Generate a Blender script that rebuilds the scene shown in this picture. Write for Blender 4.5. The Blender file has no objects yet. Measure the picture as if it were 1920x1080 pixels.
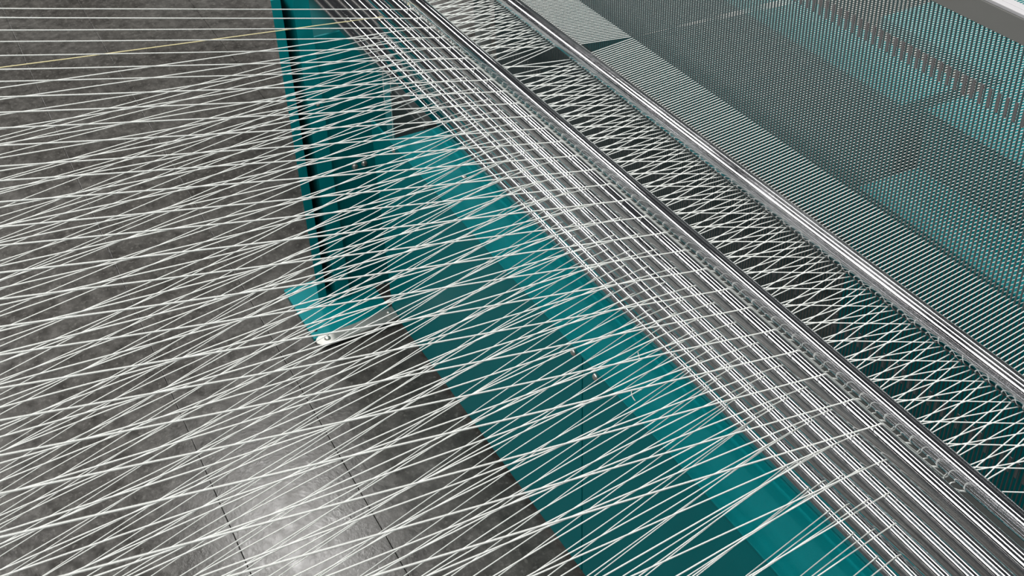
import bpy, bmesh, math, random
from mathutils import Vector, Matrix

random.seed(7)
scene = bpy.context.scene
C = scene.collection

# ------------------------------------------------------------------ camera
# world: X runs along the guide rollers (towards the viewer), Y across the machine
# (yarn travels towards +Y), Z up, floor at z = 0, the camera held at eye height.
EYE = 1.65
RIGHT = Vector((0.45928011, 0.88767669, -0.03304366)).normalized()
DOWN = Vector((0.5194353, -0.29855792, -0.80065606)).normalized()
FWD = Vector((-0.72058917, 0.35056136, -0.59821232)).normalized()
cam_data = bpy.data.cameras.new('camera')
cam_data.sensor_width = 36.0
cam_data.lens = 2264.0 / 1920.0 * 36.0
cam_data.clip_start = 0.02
cam_data.dof.use_dof = True
cam_data.dof.focus_distance = 1.6
cam_data.dof.aperture_fstop = 24.0
cam = bpy.data.objects.new('camera', cam_data)
cam.matrix_world = Matrix(((RIGHT.x, -DOWN.x, -FWD.x, 0.0), (RIGHT.y, -DOWN.y, -FWD.y, 0.0),
                           (RIGHT.z, -DOWN.z, -FWD.z, EYE), (0, 0, 0, 1)))
C.objects.link(cam)
scene.camera = cam

# ------------------------------------------------------------------ world, lamps, exposure
world = bpy.data.worlds.new('hall')
scene.world = world
world.use_nodes = True
world.node_tree.nodes['Background'].inputs[0].default_value = (0.80, 0.84, 0.90, 1)
world.node_tree.nodes['Background'].inputs[1].default_value = 0.05

def lamp_row(name, x0, x1, y, z, width, power, colour=(1.0, 0.985, 0.96)):
    d = bpy.data.lights.new(name, 'AREA')
    d.shape = 'RECTANGLE'
    d.size = abs(x1 - x0)
    d.size_y = width
    d.energy = power
    d.color = colour
    o = bpy.data.objects.new(name, d)
    o.location = ((x0 + x1) / 2, y, z)
    C.objects.link(o)
    return o

LZ = 4.45
lamp_row('lamp_row', -16.0, 3.0, -1.55, LZ, 0.85, 600)
lamp_row('lamp_row', -13.0, 3.0, -4.6, LZ, 0.08, 36)
lamp_row('lamp_row', -13.0, 3.0, -8.4, LZ, 0.08, 30)
lamp_row('lamp_row', -13.0, 3.0, 4.2, LZ, 0.45, 290)
lamp_row('lamp_row', -3.6, 4.0, 1.0, LZ, 0.30, 95)
lamp_row('lamp_row', -6.0, -4.8, 1.0, LZ, 0.36, 84)

scene.view_settings.view_transform = 'Standard'
scene.view_settings.look = 'None'
scene.view_settings.gamma = 1.0
scene.view_settings.use_curve_mapping = False
scene.view_settings.exposure = -0.08

# ------------------------------------------------------------------ materials
MAT = {}

def new_mat(name):
    m = bpy.data.materials.new(name)
    m.use_nodes = True
    nt = m.node_tree
    return m, nt, nt.nodes['Principled BSDF']

def simple(name, col, rough, metal=0.0, spec=0.5):
    m, nt, b = new_mat(name)
    b.inputs['Base Color'].default_value = (*col, 1)
    b.inputs['Roughness'].default_value = rough
    b.inputs['Metallic'].default_value = metal
    b.inputs['Specular IOR Level'].default_value = spec
    MAT[name] = m
    return m, nt, b

def node(nt, kind, **kw):
    n = nt.nodes.new(kind)
    for k, v in kw.items():
        if k in n.inputs:
            n.inputs[k].default_value = v
        else:
            setattr(n, k, v)
    return n

def ramp(nt, src, stops):
    r = nt.nodes.new('ShaderNodeValToRGB')
    el = r.color_ramp.elements
    while len(el) < len(stops):
        el.new(0.5)
    for e, (p, c) in zip(el, stops):
        e.position = p
        e.color = (*c, 1)
    nt.links.new(src, r.inputs[0])
    return r

# yarn: white, matt, slightly hairy
m, nt, b = simple('yarn', (0.86, 0.88, 0.85), 0.85, 0, 0.2)
tc = node(nt, 'ShaderNodeTexCoord')
nz = node(nt, 'ShaderNodeTexNoise', Scale=900.0, Detail=2.0)
nt.links.new(tc.outputs['Object'], nz.inputs['Vector'])
r = ramp(nt, nz.outputs['Fac'], [(0.3, (0.72, 0.75, 0.72)), (0.7, (0.89, 0.90, 0.87))])
nt.links.new(r.outputs[0], b.inputs['Base Color'])
bp = node(nt, 'ShaderNodeBump', Strength=0.35, Distance=0.0006)
nt.links.new(nz.outputs['Fac'], bp.inputs['Height'])
nt.links.new(bp.outputs[0], b.inputs['Normal'])
simple('yellow_yarn', (0.80, 0.72, 0.42), 0.85, 0, 0.2)

# chrome rollers
def chrome(name, col, r0, r1, dust):
    m, nt, b = simple(name, col, r0, 1.0)
    tc = node(nt, 'ShaderNodeTexCoord')
    mp = node(nt, 'ShaderNodeMapping')
    mp.inputs['Scale'].default_value = (4.0, 12.0, 12.0)
    nt.links.new(tc.outputs['Object'], mp.inputs['Vector'])
    nz = node(nt, 'ShaderNodeTexNoise', Scale=2.5, Detail=3.0, Roughness=0.5)
    nt.links.new(mp.outputs[0], nz.inputs['Vector'])
    mr = node(nt, 'ShaderNodeMapRange')
    mr.inputs['From Min'].default_value = 0.35
    mr.inputs['From Max'].default_value = 0.75
    mr.inputs['To Min'].default_value = r0
    mr.inputs['To Max'].default_value = r1
    nt.links.new(nz.outputs['Fac'], mr.inputs['Value'])
    nt.links.new(mr.outputs[0], b.inputs['Roughness'])
    if dust:
        n2 = node(nt, 'ShaderNodeTexNoise', Scale=160.0, Detail=6.0, Roughness=0.7)
        nt.links.new(tc.outputs['Object'], n2.inputs['Vector'])
        n3 = node(nt, 'ShaderNodeTexNoise', Scale=2.2, Detail=2.0)
        nt.links.new(tc.outputs['Object'], n3.inputs['Vector'])
        mul = node(nt, 'ShaderNodeMath', operation='MULTIPLY')
        nt.links.new(n2.outputs['Fac'], mul.inputs[0])
        nt.links.new(n3.outputs['Fac'], mul.inputs[1])
        rr = ramp(nt, mul.outputs[0], [(0.24, (1, 1, 1)), (0.40, (1 - dust,) * 3)])
        nt.links.new(rr.outputs[0], b.inputs['Metallic'])
    return m

chrome('chrome', (0.70, 0.70, 0.72), 0.06, 0.10, 0)
chrome('chrome_lint', (0.66, 0.66, 0.68), 0.08, 0.20, 0.22)

# reed steel
m, nt, b = simple('reed_steel', (0.20, 0.225, 0.23), 0.42, 0.6)
m, nt, b = simple('frame_alloy', (0.23, 0.23, 0.22), 0.55, 0.25)
m, nt, b = simple('pale_alloy', (0.62, 0.61, 0.63), 0.45, 0.35)
m, nt, b = simple('tab_steel', (0.22, 0.21, 0.215), 0.5, 0.5)
simple('zinc', (0.66, 0.66, 0.62), 0.35, 0.8)
simple('dark_box', (0.07, 0.08, 0.08), 0.5, 0.2)
simple('hole_shade', (0.012, 0.012, 0.012), 0.7)  # near-black colour standing in for the shade inside the bolt holes

# teal enamel with a fine orange peel
m, nt, b = simple('teal_paint', (0.0, 0.265, 0.285), 0.45, 0, 0.14)
tc = node(nt, 'ShaderNodeTexCoord')
nz = node(nt, 'ShaderNodeTexNoise', Scale=420.0, Detail=2.0)
nt.links.new(tc.outputs['Object'], nz.inputs['Vector'])
bp = node(nt, 'ShaderNodeBump', Strength=0.25, Distance=0.0004)
nt.links.new(nz.outputs['Fac'], bp.inputs['Height'])
nt.links.new(bp.outputs[0], b.inputs['Normal'])
n2 = node(nt, 'ShaderNodeTexNoise', Scale=3.0, Detail=4.0)
nt.links.new(tc.outputs['Object'], n2.inputs['Vector'])
r = ramp(nt, n2.outputs['Fac'], [(0.3, (0.0, 0.185, 0.203)), (0.7, (0.0, 0.215, 0.235))])
nt.links.new(r.outputs[0], b.inputs['Base Color'])

# power-floated concrete: mottled, pale aggregate flecks, semi polished
m, nt, b = simple('concrete', (0.17, 0.165, 0.155), 0.4, 0, 0.4)
tc = node(nt, 'ShaderNodeTexCoord')
n1 = node(nt, 'ShaderNodeTexNoise', Scale=3.2, Detail=7.0, Roughness=0.62)
nt.links.new(tc.outputs['Object'], n1.inputs['Vector'])
r1 = ramp(nt, n1.outputs['Fac'], [(0.30, (0.040, 0.037, 0.033)), (0.72, (0.088, 0.085, 0.079))])
n4 = node(nt, 'ShaderNodeTexNoise', Scale=28.0, Detail=5.0, Roughness=0.65)
nt.links.new(tc.outputs['Object'], n4.inputs['Vector'])
r4 = ramp(nt, n4.outputs['Fac'], [(0.34, (0.62,) * 3), (0.66, (1.35,) * 3)])
mm = node(nt, 'ShaderNodeMix', data_type='RGBA', blend_type='MULTIPLY')
mm.inputs[0].default_value = 1.0
nt.links.new(r1.outputs[0], mm.inputs[6])
nt.links.new(r4.outputs[0], mm.inputs[7])
n2 = node(nt, 'ShaderNodeTexNoise', Scale=85.0, Detail=4.0, Roughness=0.65)
nt.links.new(tc.outputs['Object'], n2.inputs['Vector'])
r2 = ramp(nt, n2.outputs['Fac'], [(0.55, (0, 0, 0)), (0.70, (1, 1, 1))])
mx = node(nt, 'ShaderNodeMix', data_type='RGBA')
nt.links.new(r2.outputs[0], mx.inputs[0])
nt.links.new(mm.outputs[2], mx.inputs[6])
mx.inputs[7].default_value = (0.135, 0.130, 0.120, 1)
nt.links.new(mx.outputs[2], b.inputs['Base Color'])
r3 = ramp(nt, n4.outputs['Fac'], [(0.3, (0.17,) * 3), (0.75, (0.33,) * 3)])
nt.links.new(r3.outputs[0], b.inputs['Roughness'])
bp = node(nt, 'ShaderNodeBump', Strength=0.30, Distance=0.001)
nt.links.new(n2.outputs['Fac'], bp.inputs['Height'])
nt.links.new(bp.outputs[0], b.inputs['Normal'])
simple('joint_dirt', (0.035, 0.032, 0.028), 0.9)

# ------------------------------------------------------------------ helpers
def mesh_obj(name, me, mat, parent=None):
    if mat:
        me.materials.clear()
        me.materials.append(MAT[mat])
    o = bpy.data.objects.new(name, me)
    C.objects.link(o)
    if parent:
        o.parent = parent
    return o

def tag(o, label, cat, group=None):
    o['label'] = label
    o['category'] = cat
    if group:
        o['group'] = group
    return o

def empty(name, loc=(0, 0, 0)):
    o = bpy.data.objects.new(name, None)
    o.location = loc
    C.objects.link(o)
    return o

def box_mesh(name, x0, x1, y0, y1, z0, z1, bevel=0.0):
    bm = bmesh.new()
    bmesh.ops.create_cube(bm, size=1.0)
    for v in bm.verts:
        v.co = Vector(((x0 + x1) / 2 + v.co.x * (x1 - x0), (y0 + y1) / 2 + v.co.y * (y1 - y0),
                       (z0 + z1) / 2 + v.co.z * (z1 - z0)))
    if bevel:
        bmesh.ops.bevel(bm, geom=list(bm.edges), offset=bevel, segments=2, affect='EDGES', profile=0.6)
    me = bpy.data.meshes.new(name)
    bm.to_mesh(me)
    bm.free()
    return me

def box(name, x0, x1, y0, y1, z0, z1, mat, parent=None, bevel=0.0):
    # z given relative to the floor; parent empties stay at the origin unless noted
    me = box_mesh(name, x0, x1, y0, y1, z0, z1, bevel)
    o = mesh_obj(name, me, mat, parent)
    if parent:
        o.matrix_parent_inverse = Matrix.Translation(-parent.location)
    return o

def roller_mesh(name, x0, x1, r, segs=64):
    """solid bar along X with chamfered ends, centred on its own axis"""
    verts, faces = [], []
    prof = [(x0, 0.0), (x0, r * 0.86), (x0 + 0.003, r), (x1 - 0.003, r), (x1, r * 0.86), (x1, 0.0)]
    for px, pr in prof:
        for i in range(segs):
            a = 2 * math.pi * i / segs
            verts.append((px, pr * math.cos(a), pr * math.sin(a)))
    for k in range(len(prof) - 1):
        for i in range(segs):
            j = (i + 1) % segs
            faces.append((k * segs + i, k * segs + j, (k + 1) * segs + j, (k + 1) * segs + i))
    me = bpy.data.meshes.new(name)
    me.from_pydata(verts, [], faces)
    me.polygons.foreach_set('use_smooth', [True] * len(me.polygons))
    me.update()
    return me

def tube_mesh(name, pts, rad, segs=7):
    """round tube through pts (never running along X)"""
    verts, faces = [], []
    n = len(pts)
    for i, p in enumerate(pts):
        p = Vector(p)
        a = Vector(pts[max(i - 1, 0)])
        c = Vector(pts[min(i + 1, n - 1)])
        t = (c - a).normalized()
        n1 = t.cross(Vector((1, 0, 0)))
        n1.normalize()
        n2 = t.cross(n1)
        for s in range(segs):
            w = 2 * math.pi * s / segs
            verts.append(p + (n1 * math.cos(w) + n2 * math.sin(w)) * rad)
    for i in range(n - 1):
        for s in range(segs):
            u = (s + 1) % segs
            faces.append((i * segs + s, i * segs + u, (i + 1) * segs + u, (i + 1) * segs + s))
    faces.append(tuple(range(segs)))
    faces.append(tuple(range((n - 1) * segs, n * segs))[::-1])
    me = bpy.data.meshes.new(name)
    me.from_pydata(verts, [], faces)
    me.polygons.foreach_set('use_smooth', [True] * len(me.polygons))
    me.update()
    return me

def dome_mesh(name, r, h, segs=16, rings=5):
    """button bolt head standing on its local +Z"""
    verts, faces = [], []
    for k in range(rings):
        a = math.pi / 2 * k / rings
        for i in range(segs):
            w = 2 * math.pi * i / segs
            verts.append((r * math.cos(a) * math.cos(w), r * math.cos(a) * math.sin(w), h * math.sin(a)))
    verts.append((0, 0, h))
    for k in range(rings - 1):
        for i in range(segs):
            j = (i + 1) % segs
            faces.append((k * segs + i, k * segs + j, (k + 1) * segs + j, (k + 1) * segs + i))
    for i in range(segs):
        faces.append(((rings - 1) * segs + i, (rings - 1) * segs + (i + 1) % segs, len(verts) - 1))
    faces.append(tuple(range(segs))[::-1])
    me = bpy.data.meshes.new(name)
    me.from_pydata(verts, [], faces)
    me.polygons.foreach_set('use_smooth', [True] * len(me.polygons))
    return me

# ------------------------------------------------------------------ floor
floor = box('floor', -14.0, 6.0, -8.0, 8.0, -0.12, -0.010, 'joint_dirt')
floor['kind'] = 'structure'
floor['label'] = 'grey concrete floor with dark slab joints under the yarns'
ys = [-8.0, -2.0, 0.186, 0.427, 0.763, 2.4, 8.0]
xs = [-14.0, -3.6, 6.0]
g = 0.0006
for iy in range(len(ys) - 1):
    for ix in range(len(xs) - 1):
        box('slab', xs[ix] + g, xs[ix + 1] - g, ys[iy] + g, ys[iy + 1] - g, -0.010, 0.0, 'concrete', floor, 0.0008)

# ------------------------------------------------------------------ teal machine base
Z = lambda z: EYE + z          # heights were measured downwards from the eye
LEDGE = Z(-1.150)

base = empty('machine_base', (-0.6, 0.72, 0))
tag(base, 'long teal sheet-metal base with flat ledge below the chrome rollers', 'machine base')
def bpart(name, *a, mat='teal_paint', bevel=0.0015):
    return box(name, *a, mat, base, bevel)
bpart('ledge_plate', -1.925, 0.9, 0.687, 0.845, LEDGE - 0.004, LEDGE)
fp = bpart('front_panel', -2.03, -1.1915, 0.690, 0.694, 0.012, LEDGE - 0.0045)
fp2 = bpart('front_panel', -1.1885, 0.9, 0.690, 0.694, 0.012, LEDGE - 0.0045)
bpart('back_panel', -1.90, 0.9, 0.835, 0.839, 0.012, LEDGE - 0.0045)
bpart('bottom_rail', -1.90, 0.9, 0.70, 0.83, 0.0, 0.02)
bolt_me = dome_mesh('bolt', 0.0062, 0.005)
def bolt(parent, loc, normal, mat='zinc', s=1.0):
    o = mesh_obj('bolt', bolt_me if mat == 'zinc' else bolt_me.copy(), mat, parent)
    q = Vector((0, 0, 1)).rotation_difference(Vector(normal))
    o.matrix_parent_inverse = Matrix.Translation(-parent.location)
    o.matrix_basis = Matrix.Translation(Vector(loc)) @ q.to_matrix().to_4x4() @ Matrix.Scale(s, 4)
    return o
for x in (-1.215, -1.150, -1.93 + 0.02, -0.60, -0.2):
    bolt(base, (x, 0.690, Z(-1.166)), (0, -1, 0))
bolt(base, (-1.728, 0.753, LEDGE), (0, 0, 1), s=0.8)

# column at the far end: a channel section on a foot plate
col = empty('channel_column', (-2.135, 0.59, 0))
tag(col, 'teal steel channel column standing on the floor on a foot plate', 'column')
def cpart(name, *a, mat='teal_paint', bevel=0.001):
    return box(name, *a, mat, col, bevel)
TOP = Z(-0.915)
fplate = cpart('foot_plate', -2.231, -2.025, 0.504, 0.690, 0.0, 0.010)
bm = bmesh.new()
sec = [(-2.135, 0.5565), (-2.135, 0.5755), (-2.235, 0.5905), (-2.235, 0.5835)]
va = [bm.verts.new((x, y, 0.010)) for x, y in sec]
vb = [bm.verts.new((x, y, TOP)) for x, y in sec]
bm.faces.new(va); bm.faces.new(vb[::-1])
for i in range(4):
    bm.faces.new((va[i], va[(i + 1) % 4], vb[(i + 1) % 4], vb[i]))
bmesh.ops.recalc_face_normals(bm, faces=bm.faces)
me = bpy.data.meshes.new('flange'); bm.to_mesh(me); bm.free()
o = mesh_obj('flange', me, 'teal_paint', col); o.matrix_parent_inverse = Matrix.Translation(-col.location)
cpart('web', -2.240, -2.235, 0.5850, 0.6285, 0.010, TOP)
cpart('flange', -2.2345, -2.128, 0.5960, 0.6285, 0.010, TOP)
bolt(col, (-2.128, 0.617, Z(-1.148)), (1, 0, 0), s=0.7)
hole = bolt(fplate, (-2.205, 0.5165, 0.0101), (0, 0, 1), 'hole_shade', 0.7); hole.name = 'bolt_hole'  # dark dome painted as the shaded hole, the plate is not pierced
hole = bolt(fplate, (-2.052, 0.5165, 0.0101), (0, 0, 1), 'hole_shade', 0.7); hole.name = 'bolt_hole'

plate = empty('side_plate', (-2.15, 0.73, 0))
tag(plate, 'dark teal upright side plate between the column and the rollers', 'machine panel')
bm = bmesh.new()
out = [(0.6305, 0.0), (0.766, 0.0), (0.766, Z(-1.135)), (0.690, Z(-1.015)), (0.6305, Z(-1.015))]
va = [bm.verts.new((-2.156, y, z)) for y, z in out]
vb = [bm.verts.new((-2.150, y, z)) for y, z in out]
bm.faces.new(va); bm.faces.new(vb[::-1])
for i in range(5):
    bm.faces.new((va[i], va[(i + 1) % 5], vb[(i + 1) % 5], vb[i]))
bmesh.ops.recalc_face_normals(bm, faces=bm.faces)
me = bpy.data.meshes.new('sheet'); bm.to_mesh(me); bm.free()
o = mesh_obj('sheet', me, 'teal_paint', plate); o.matrix_parent_inverse = Matrix.Translation(-plate.location)
bolt(plate, (-2.150, 0.684, Z(-1.325)), (1, 0, 0), s=1.15)
bolt(plate, (-2.150, 0.706, Z(-1.324)), (1, 0, 0), s=1.15)

mbox = empty('terminal_box', (-2.04, 0.80, 0))
tag(mbox, 'small dark grey box behind the far end of the teal ledge', 'box')
box('housing', -2.125, -1.945, 0.774, 0.806, 0.0, Z(-1.149), 'dark_box', mbox, 0.004)
box('lid', -2.12, -1.950, 0.770, 0.7735, 0.02, Z(-1.160), 'dark_box', mbox, 0.002)

# zinc strap between the foot plate and the front panel
strap = empty('strap_bracket', (-2.005, 0.6, 0.010))
tag(strap, 'silver metal strap bolted to the foot plate of the teal column', 'bracket')
bm = bmesh.new()
prof = []
for i in range(13):
    a = math.pi / 2 + math.pi * i / 12
    prof.append((0.521 + 0.018 * math.cos(a) , -2.006 + 0.018 * math.sin(a)))
outline = [(0.600, -1.988), (0.688, -1.985), (0.688, -2.027), (0.600, -2.024)]
pts2 = [(0.521, -1.988)] + prof[1:-1] + [(0.521, -2.024)]
loop = pts2[::1] + outline[::-1]
lift = lambda y: 0.0105 + max(0.0, (y - 0.585)) * 0.12
vb = [bm.verts.new((x, y, lift(y))) for y, x in loop]
vt = [bm.verts.new((x, y, lift(y) + 0.005)) for y, x in loop]
bm.faces.new(vt); bm.faces.new(vb[::-1])
for i in range(len(loop)):
    j = (i + 1) % len(loop)
    bm.faces.new((vb[i], vb[j], vt[j], vt[i]))
bmesh.ops.recalc_face_normals(bm, faces=bm.faces)
me = bpy.data.meshes.new('strap'); bm.to_mesh(me); bm.free()
o = mesh_obj('strap', me, 'zinc', strap); o.matrix_parent_inverse = Matrix.Translation(-strap.location)
bolt(strap, (-2.006, 0.528, 0.0155), (0, 0, 1), s=1.2)
bolt(strap, (-2.006, 0.672, 0.0305), (0, 0, 1), s=0.9)

# ------------------------------------------------------------------ guide rollers
RZ = [Z(-1.130 + 0.058 * k) for k in range(6)]
RY = [0.7890, 0.7677, 0.7509, 0.7326, 0.7124, 0.6937]
RR = 0.0110
words = ['lowest chrome guide roller, right beside the teal ledge',
         'second chrome guide roller up from the teal ledge',
         'third chrome guide roller up from the teal ledge',
         'fourth chrome guide roller up from the teal ledge',
         'fifth chrome guide roller up from the teal ledge',
         'topmost of the six stacked guide rollers, beside the dark slit']
rme = roller_mesh('guide_roller', -3.3, 0.34, RR)
for k in range(6):
    o = mesh_obj('guide_roller', rme, 'chrome')
    o.location = (0, RY[k], RZ[k])
    tag(o, words[k], 'roller', 'six stacked guide rollers')

TY, TZ, TR = 0.845, Z(-0.974), 0.0125
o = mesh_obj('press_roller', roller_mesh('press_roller', -3.3, 0.34, TR), 'chrome')
o.location = (0, TY, TZ)
tag(o, 'bright chrome tube between the dark slit and the crossing yarns', 'roller')
UY, UZ, UR = 0.997, Z(-0.970), 0.0158
o = mesh_obj('deflection_roller', roller_mesh('deflection_roller', -3.3, 0.34, UR, 80), 'chrome_lint')
o.location = (0, UY, UZ)
tag(o, 'thick lint-dusted chrome roller between crossing yarns and the reed', 'roller')

# end frame carrying the rollers, off the near end
ef = empty('end_frame', (0.36, 0.85, 0))
tag(ef, 'teal end frame carrying the near ends of the chrome rollers', 'machine frame')
box('cheek', 0.335, 0.35, 0.64, 1.06, 0.0, Z(-0.76), 'teal_paint', ef, 0.002)

# teal tray seen through the far end of the slit
tray = box('drip_tray', -3.2, -1.42, 0.862, 0.962, 0.0, Z(-1.15), 'teal_paint', None, 0.002)
tag(tray, 'teal tray glimpsed through the slit at the far end', 'tray')

# ------------------------------------------------------------------ reed
PITCH = 0.00715
REED_Y = 1.133
YARN_Z = Z(-0.985)
GRID = -0.7737
reed = empty('reed', (-1.3, REED_Y, 0))
tag(reed, 'tall steel reed of thin upright blades with grey spacer tabs', 'reed')
ZT, ZB = Z(-0.640), Z(-1.330)
dent_me = box_mesh('dent', -0.0006, 0.0006, -0.0014, 0.0014, ZB, ZT)
dent_me.materials.append(MAT['reed_steel'])
tabw = 0.0042
tab_up = box_mesh('spacer_tab', -tabw / 2, tabw / 2, -0.0022, -0.0012, Z(-0.734) - 0.0135, Z(-0.734) + 0.0135, 0)
tab_up.materials.append(MAT['tab_steel'])
tab_lo = box_mesh('spacer_tab', -tabw / 2, tabw / 2, -0.0022, -0.0012, Z(-1.226) - 0.0135, Z(-1.226) + 0.0135, 0)
tab_lo.materials.append(MAT['tab_steel'])
inv = Matrix.Translation(-reed.location)
n0, n1 = int(round((-2.36 - GRID) / PITCH)), int(round((-0.34 - GRID) / PITCH))
for n in range(n0, n1):
    x = GRID + (n + 0.5) * PITCH
    o = bpy.data.objects.new('dent', dent_me); C.objects.link(o)
    o.parent = reed; o.matrix_parent_inverse = inv; o.location = (x, REED_Y, 0)
    if n % 2 == 0:
        for me in (tab_up, tab_lo):
            t = bpy.data.objects.new('spacer_tab', me); C.objects.link(t)
            t.parent = reed; t.matrix_parent_inverse = inv; t.location = (x + PITCH / 2, REED_Y, 0)
def rpart(name, *a, mat='frame_alloy', bevel=0.001):
    return box(name, *a, mat, reed, bevel)
XA, XB = -2.42, -0.28
rpart('top_rail', XA, XB, REED_Y - 0.005, REED_Y + 0.012, Z(-0.648), Z(-0.6175))
lip = rpart('rail_lip', XA, XB, REED_Y - 0.0045, REED_Y + 0.006, Z(-0.6172), Z(-0.6125), mat='pale_alloy')
lip = rpart('rail_lip', XA, XB, REED_Y + 0.008, REED_Y + 0.020, Z(-0.6172), Z(-0.6135), mat='pale_alloy')
rpart('bottom_rail', XA, XB, REED_Y - 0.005, REED_Y + 0.012, Z(-1.348), Z(-1.322))
rpart('side_post', XA - 0.03, XA, REED_Y - 0.012, REED_Y + 0.016, 0.0, Z(-0.6125))
rpart('side_post', XB, XB + 0.03, REED_Y - 0.012, REED_Y + 0.016, 0.0, Z(-0.6125))

# teal bodies of the weaving machine behind the reed
nb = empty('loom_body', (-0.4, 1.54, 0))
tag(nb, 'large teal machine body under the yarn sheet behind the reed, right side', 'machine body')
box('top_plate', -1.41, 0.6, 1.536, 2.6, Z(-1.084), Z(-1.08), 'teal_paint', nb, 0.001)
box('front_panel', -1.408, 0.6, 1.54, 1.545, Z(-1.20), Z(-1.0845), 'teal_paint', nb, 0.001)
box('base_step', -1.405, 0.6, 1.40, 1.545, 0.0, Z(-1.201), 'teal_paint', nb, 0.003)
box('side_panel', -1.408, -1.403, 1.546, 2.6, 0.02, Z(-1.0845), 'teal_paint', nb, 0.001)
box('plinth', -1.38, 0.6, 1.57, 2.55, 0.0, 0.02, 'dark_box', nb, 0.001)
dk = box('loom_deck', -1.76, -1.412, 1.74, 2.6, Z(-1.11), Z(-1.08), 'teal_paint', None, 0.003)
tag(dk, 'teal deck plate under the yarn sheet, joined to the machine body', 'machine plate')
fb = box('loom_beam', -3.6, -1.47, 1.54, 1.70, Z(-1.46), Z(-1.10), 'teal_paint', None, 0.004)
tag(fb, 'teal cross beam under the yarn sheet behind the reed, far side', 'machine beam')

# ------------------------------------------------------------------ warp yarns
YR = 0.00080
YT = TZ - TR - YR
YU = UZ - UR - YR
KZ = [-0.23, -0.115, 0.0, 0.12, 0.25, 0.39]
# per position in the six-yarn repeat: layer, sideways run between press and deflection roller,
# sideways step between guide roller and press roller
REPEAT = [(0, 0.0106, 0.0200), (1, -0.0124, -0.0102), (2, -0.0321, 0.0059),
          (3, -0.0429, -0.0120), (4, 0.0929, -0.0122), (5, 0.0430, 0.0167)]
roller_words = ['lowest', 'second', 'third', 'fourth', 'fifth', 'topmost']
warp = {}
def nth(i):
    return '%d%s' % (i, 'th' if 10 <= i % 100 <= 20 else {1: 'st', 2: 'nd', 3: 'rd'}.get(i % 10, 'th'))

def yarn_points(k, xr, xt, xu, xd, kx, kz, far_k):
    pts = []
    ry, rz = RY[k], RZ[k]
    # from the creel on the left, straight on to the guide roller
    t_end = 2.3
    th = math.atan(kz)                          # climb towards the creel
    cy = ry - (RR + YR) * math.sin(th) * 0.0
    top = Vector((xr, ry, rz + RR + YR))
    for i in range(9):
        t = t_end * (1 - i / 8)
        sag = -0.010 * math.sin(math.pi * min(t / t_end, 1.0))
        pts.append((xr + kx * t, ry - 0.004 - t, top.z + kz * t * 1.0 + sag - 0.0004))
    # round the back of the guide roller, then on to the underside of the press roller
    target = Vector((xt, TY - 0.002, YT))
    R = RR + YR
    if k >= 3:
        for a in (68, 46, 24, 4):
            pts.append((xr, ry + R * math.cos(math.radians(a)), rz + R * math.sin(math.radians(a))))
    else:
        for a in (78, 60):
            pts.append((xr, ry + R * math.cos(math.radians(a)), rz + R * math.sin(math.radians(a))))
    if k < 2:
        pts.append((xr, 0.8165, rz + 0.055))
    pts.append(((xr + 5 * xt) / 6, TY - 0.0135, YT + 0.0045))
    pts.append((xt - (xu - xt) * 0.01, TY - 0.004, YT + 0.0003))
    pts.append((xt, TY, YT))
    pts.append((xt + (xu - xt) * 0.5, (TY + UY) / 2, (YT + YU) / 2))
    pts.append((xu, UY, YU))
    pts.append((xd, REED_Y, YARN_Z))
    pts.append((xd + far_k * 0.5, REED_Y + 0.5, YARN_Z))
    pts.append((xd + far_k * 1.4, REED_Y + 1.4, YARN_Z))
    return pts

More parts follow.
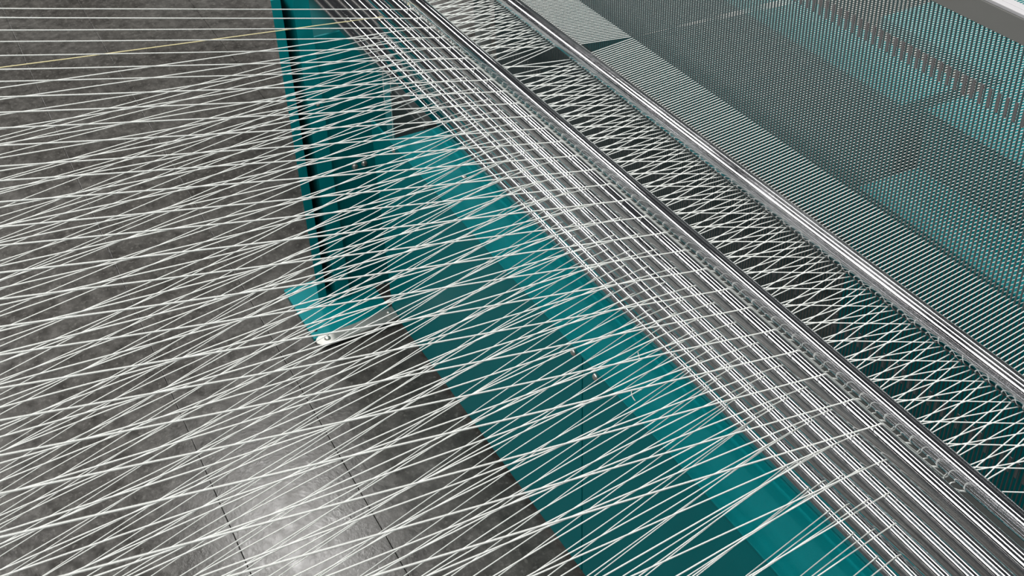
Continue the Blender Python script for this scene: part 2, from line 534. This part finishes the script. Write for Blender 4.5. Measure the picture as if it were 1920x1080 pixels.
n_gap = int(round((-1.771 - GRID) / PITCH))
n_lo = int(round((-2.16 - GRID) / PITCH))
n_hi = int(round((-0.262 - GRID) / PITCH))
for n in range(n_lo, n_hi):
    j = n % 6
    k, run, step = REPEAT[j]
    xd = GRID + n * PITCH
    jit = lambda s: random.uniform(-s, s)
    kz = KZ[k] + jit(0.005)
    if n >= n_gap:
        xu = xd + 0.016
        xt = xu - run
        xr = xt + step + jit(0.0016)
        if xr > -0.60:
            continue                            # the warp ends here; the near roller ends are bare
        sh = 0.018 * k                          # the upper layers close in towards the creel
        kx = 0.1146 - 0.129 * sh - 1.62 * sh * xr + jit(0.006) + (0.006 if k % 2 else -0.006)
        me = tube_mesh('warp_yarn', yarn_points(k, xr, xt, xu, xd, kx, kz, 0.02), YR * random.uniform(0.94, 1.08))
        o = mesh_obj('warp_yarn', me, 'yarn')
        warp.setdefault(k, []).append((xr, o))
    else:
        d = n_gap - n
        xu = xd - 0.034
        xt = xu - run
        k = k % 4
        xr = -1.80 - d * 0.0052 + jit(0.003)
        kx = 0.112 + jit(0.01)
        pts = yarn_points(k, xr, xt, xu, xd, kx, KZ[k] + 0.05 + jit(0.02), 0.10)
        if d % 3:                               # most of the far bundle climbs from below, behind the rollers
            cut = [i for i, p in enumerate(pts) if p[1] > TY - 0.014][0]
            pts = [(xt - 0.02, 0.812, 0.15), (xt - 0.005, 0.8225, 0.48)] + pts[cut:]
        me = tube_mesh('warp_yarn', pts, YR)
        o = mesh_obj('warp_yarn', me, 'yarn')
        tag(o, 'white warp yarn beyond the gap in the sheet, %s from the gap' % nth(d), 'yarn', 'warp yarns beyond the gap')
for k, lst in warp.items():
    lst.sort(key=lambda t: -t[0])
    for i, (xr, o) in enumerate(lst):
        tag(o, 'white warp yarn over the %s guide roller, %s from the near edge' % (roller_words[k], nth(i + 1)),
            'yarn', 'warp yarns over the %s guide roller' % roller_words[k])

o = mesh_obj('selvage_yarn', tube_mesh('selvage_yarn', yarn_points(3, -2.02, -2.15, -2.13, -2.21, 0.20, 0.20, 0.1), YR * 1.05), 'yellow_yarn')
tag(o, 'pale yellow yarn along the far edge of the warp', 'yarn')

# loose thread ends lying on the ledge
def scrap(pts, label):
    bm_pts = [Vector(p) for p in pts]
    sm = []
    for i in range(len(bm_pts) - 1):
        a = bm_pts[max(i - 1, 0)]; b_ = bm_pts[i]; c_ = bm_pts[i + 1]; d_ = bm_pts[min(i + 2, len(bm_pts) - 1)]
        for s in range(5):
            t = s / 5
            sm.append(0.5 * ((2 * b_) + (c_ - a) * t + (2 * a - 5 * b_ + 4 * c_ - d_) * t * t + (3 * b_ - a - 3 * c_ + d_) * t ** 3))
    sm.append(bm_pts[-1])
    o = mesh_obj('thread_scrap', tube_mesh('thread_scrap', sm, 0.0008), 'yarn')
    tag(o, label, 'thread')
zl = LEDGE + 0.0009
scrap([(-1.077, 0.722, zl), (-1.083, 0.716, zl), (-1.082, 0.709, zl), (-1.074, 0.704, zl), (-1.062, 0.702, zl)],
      'short curled white thread end lying near the dark edge of the ledge')
scrap([(-1.152, 0.763, zl), (-1.146, 0.760, zl), (-1.139, 0.757, zl), (-1.133, 0.752, zl)],
      'short white thread end lying on the ledge close to the rollers')
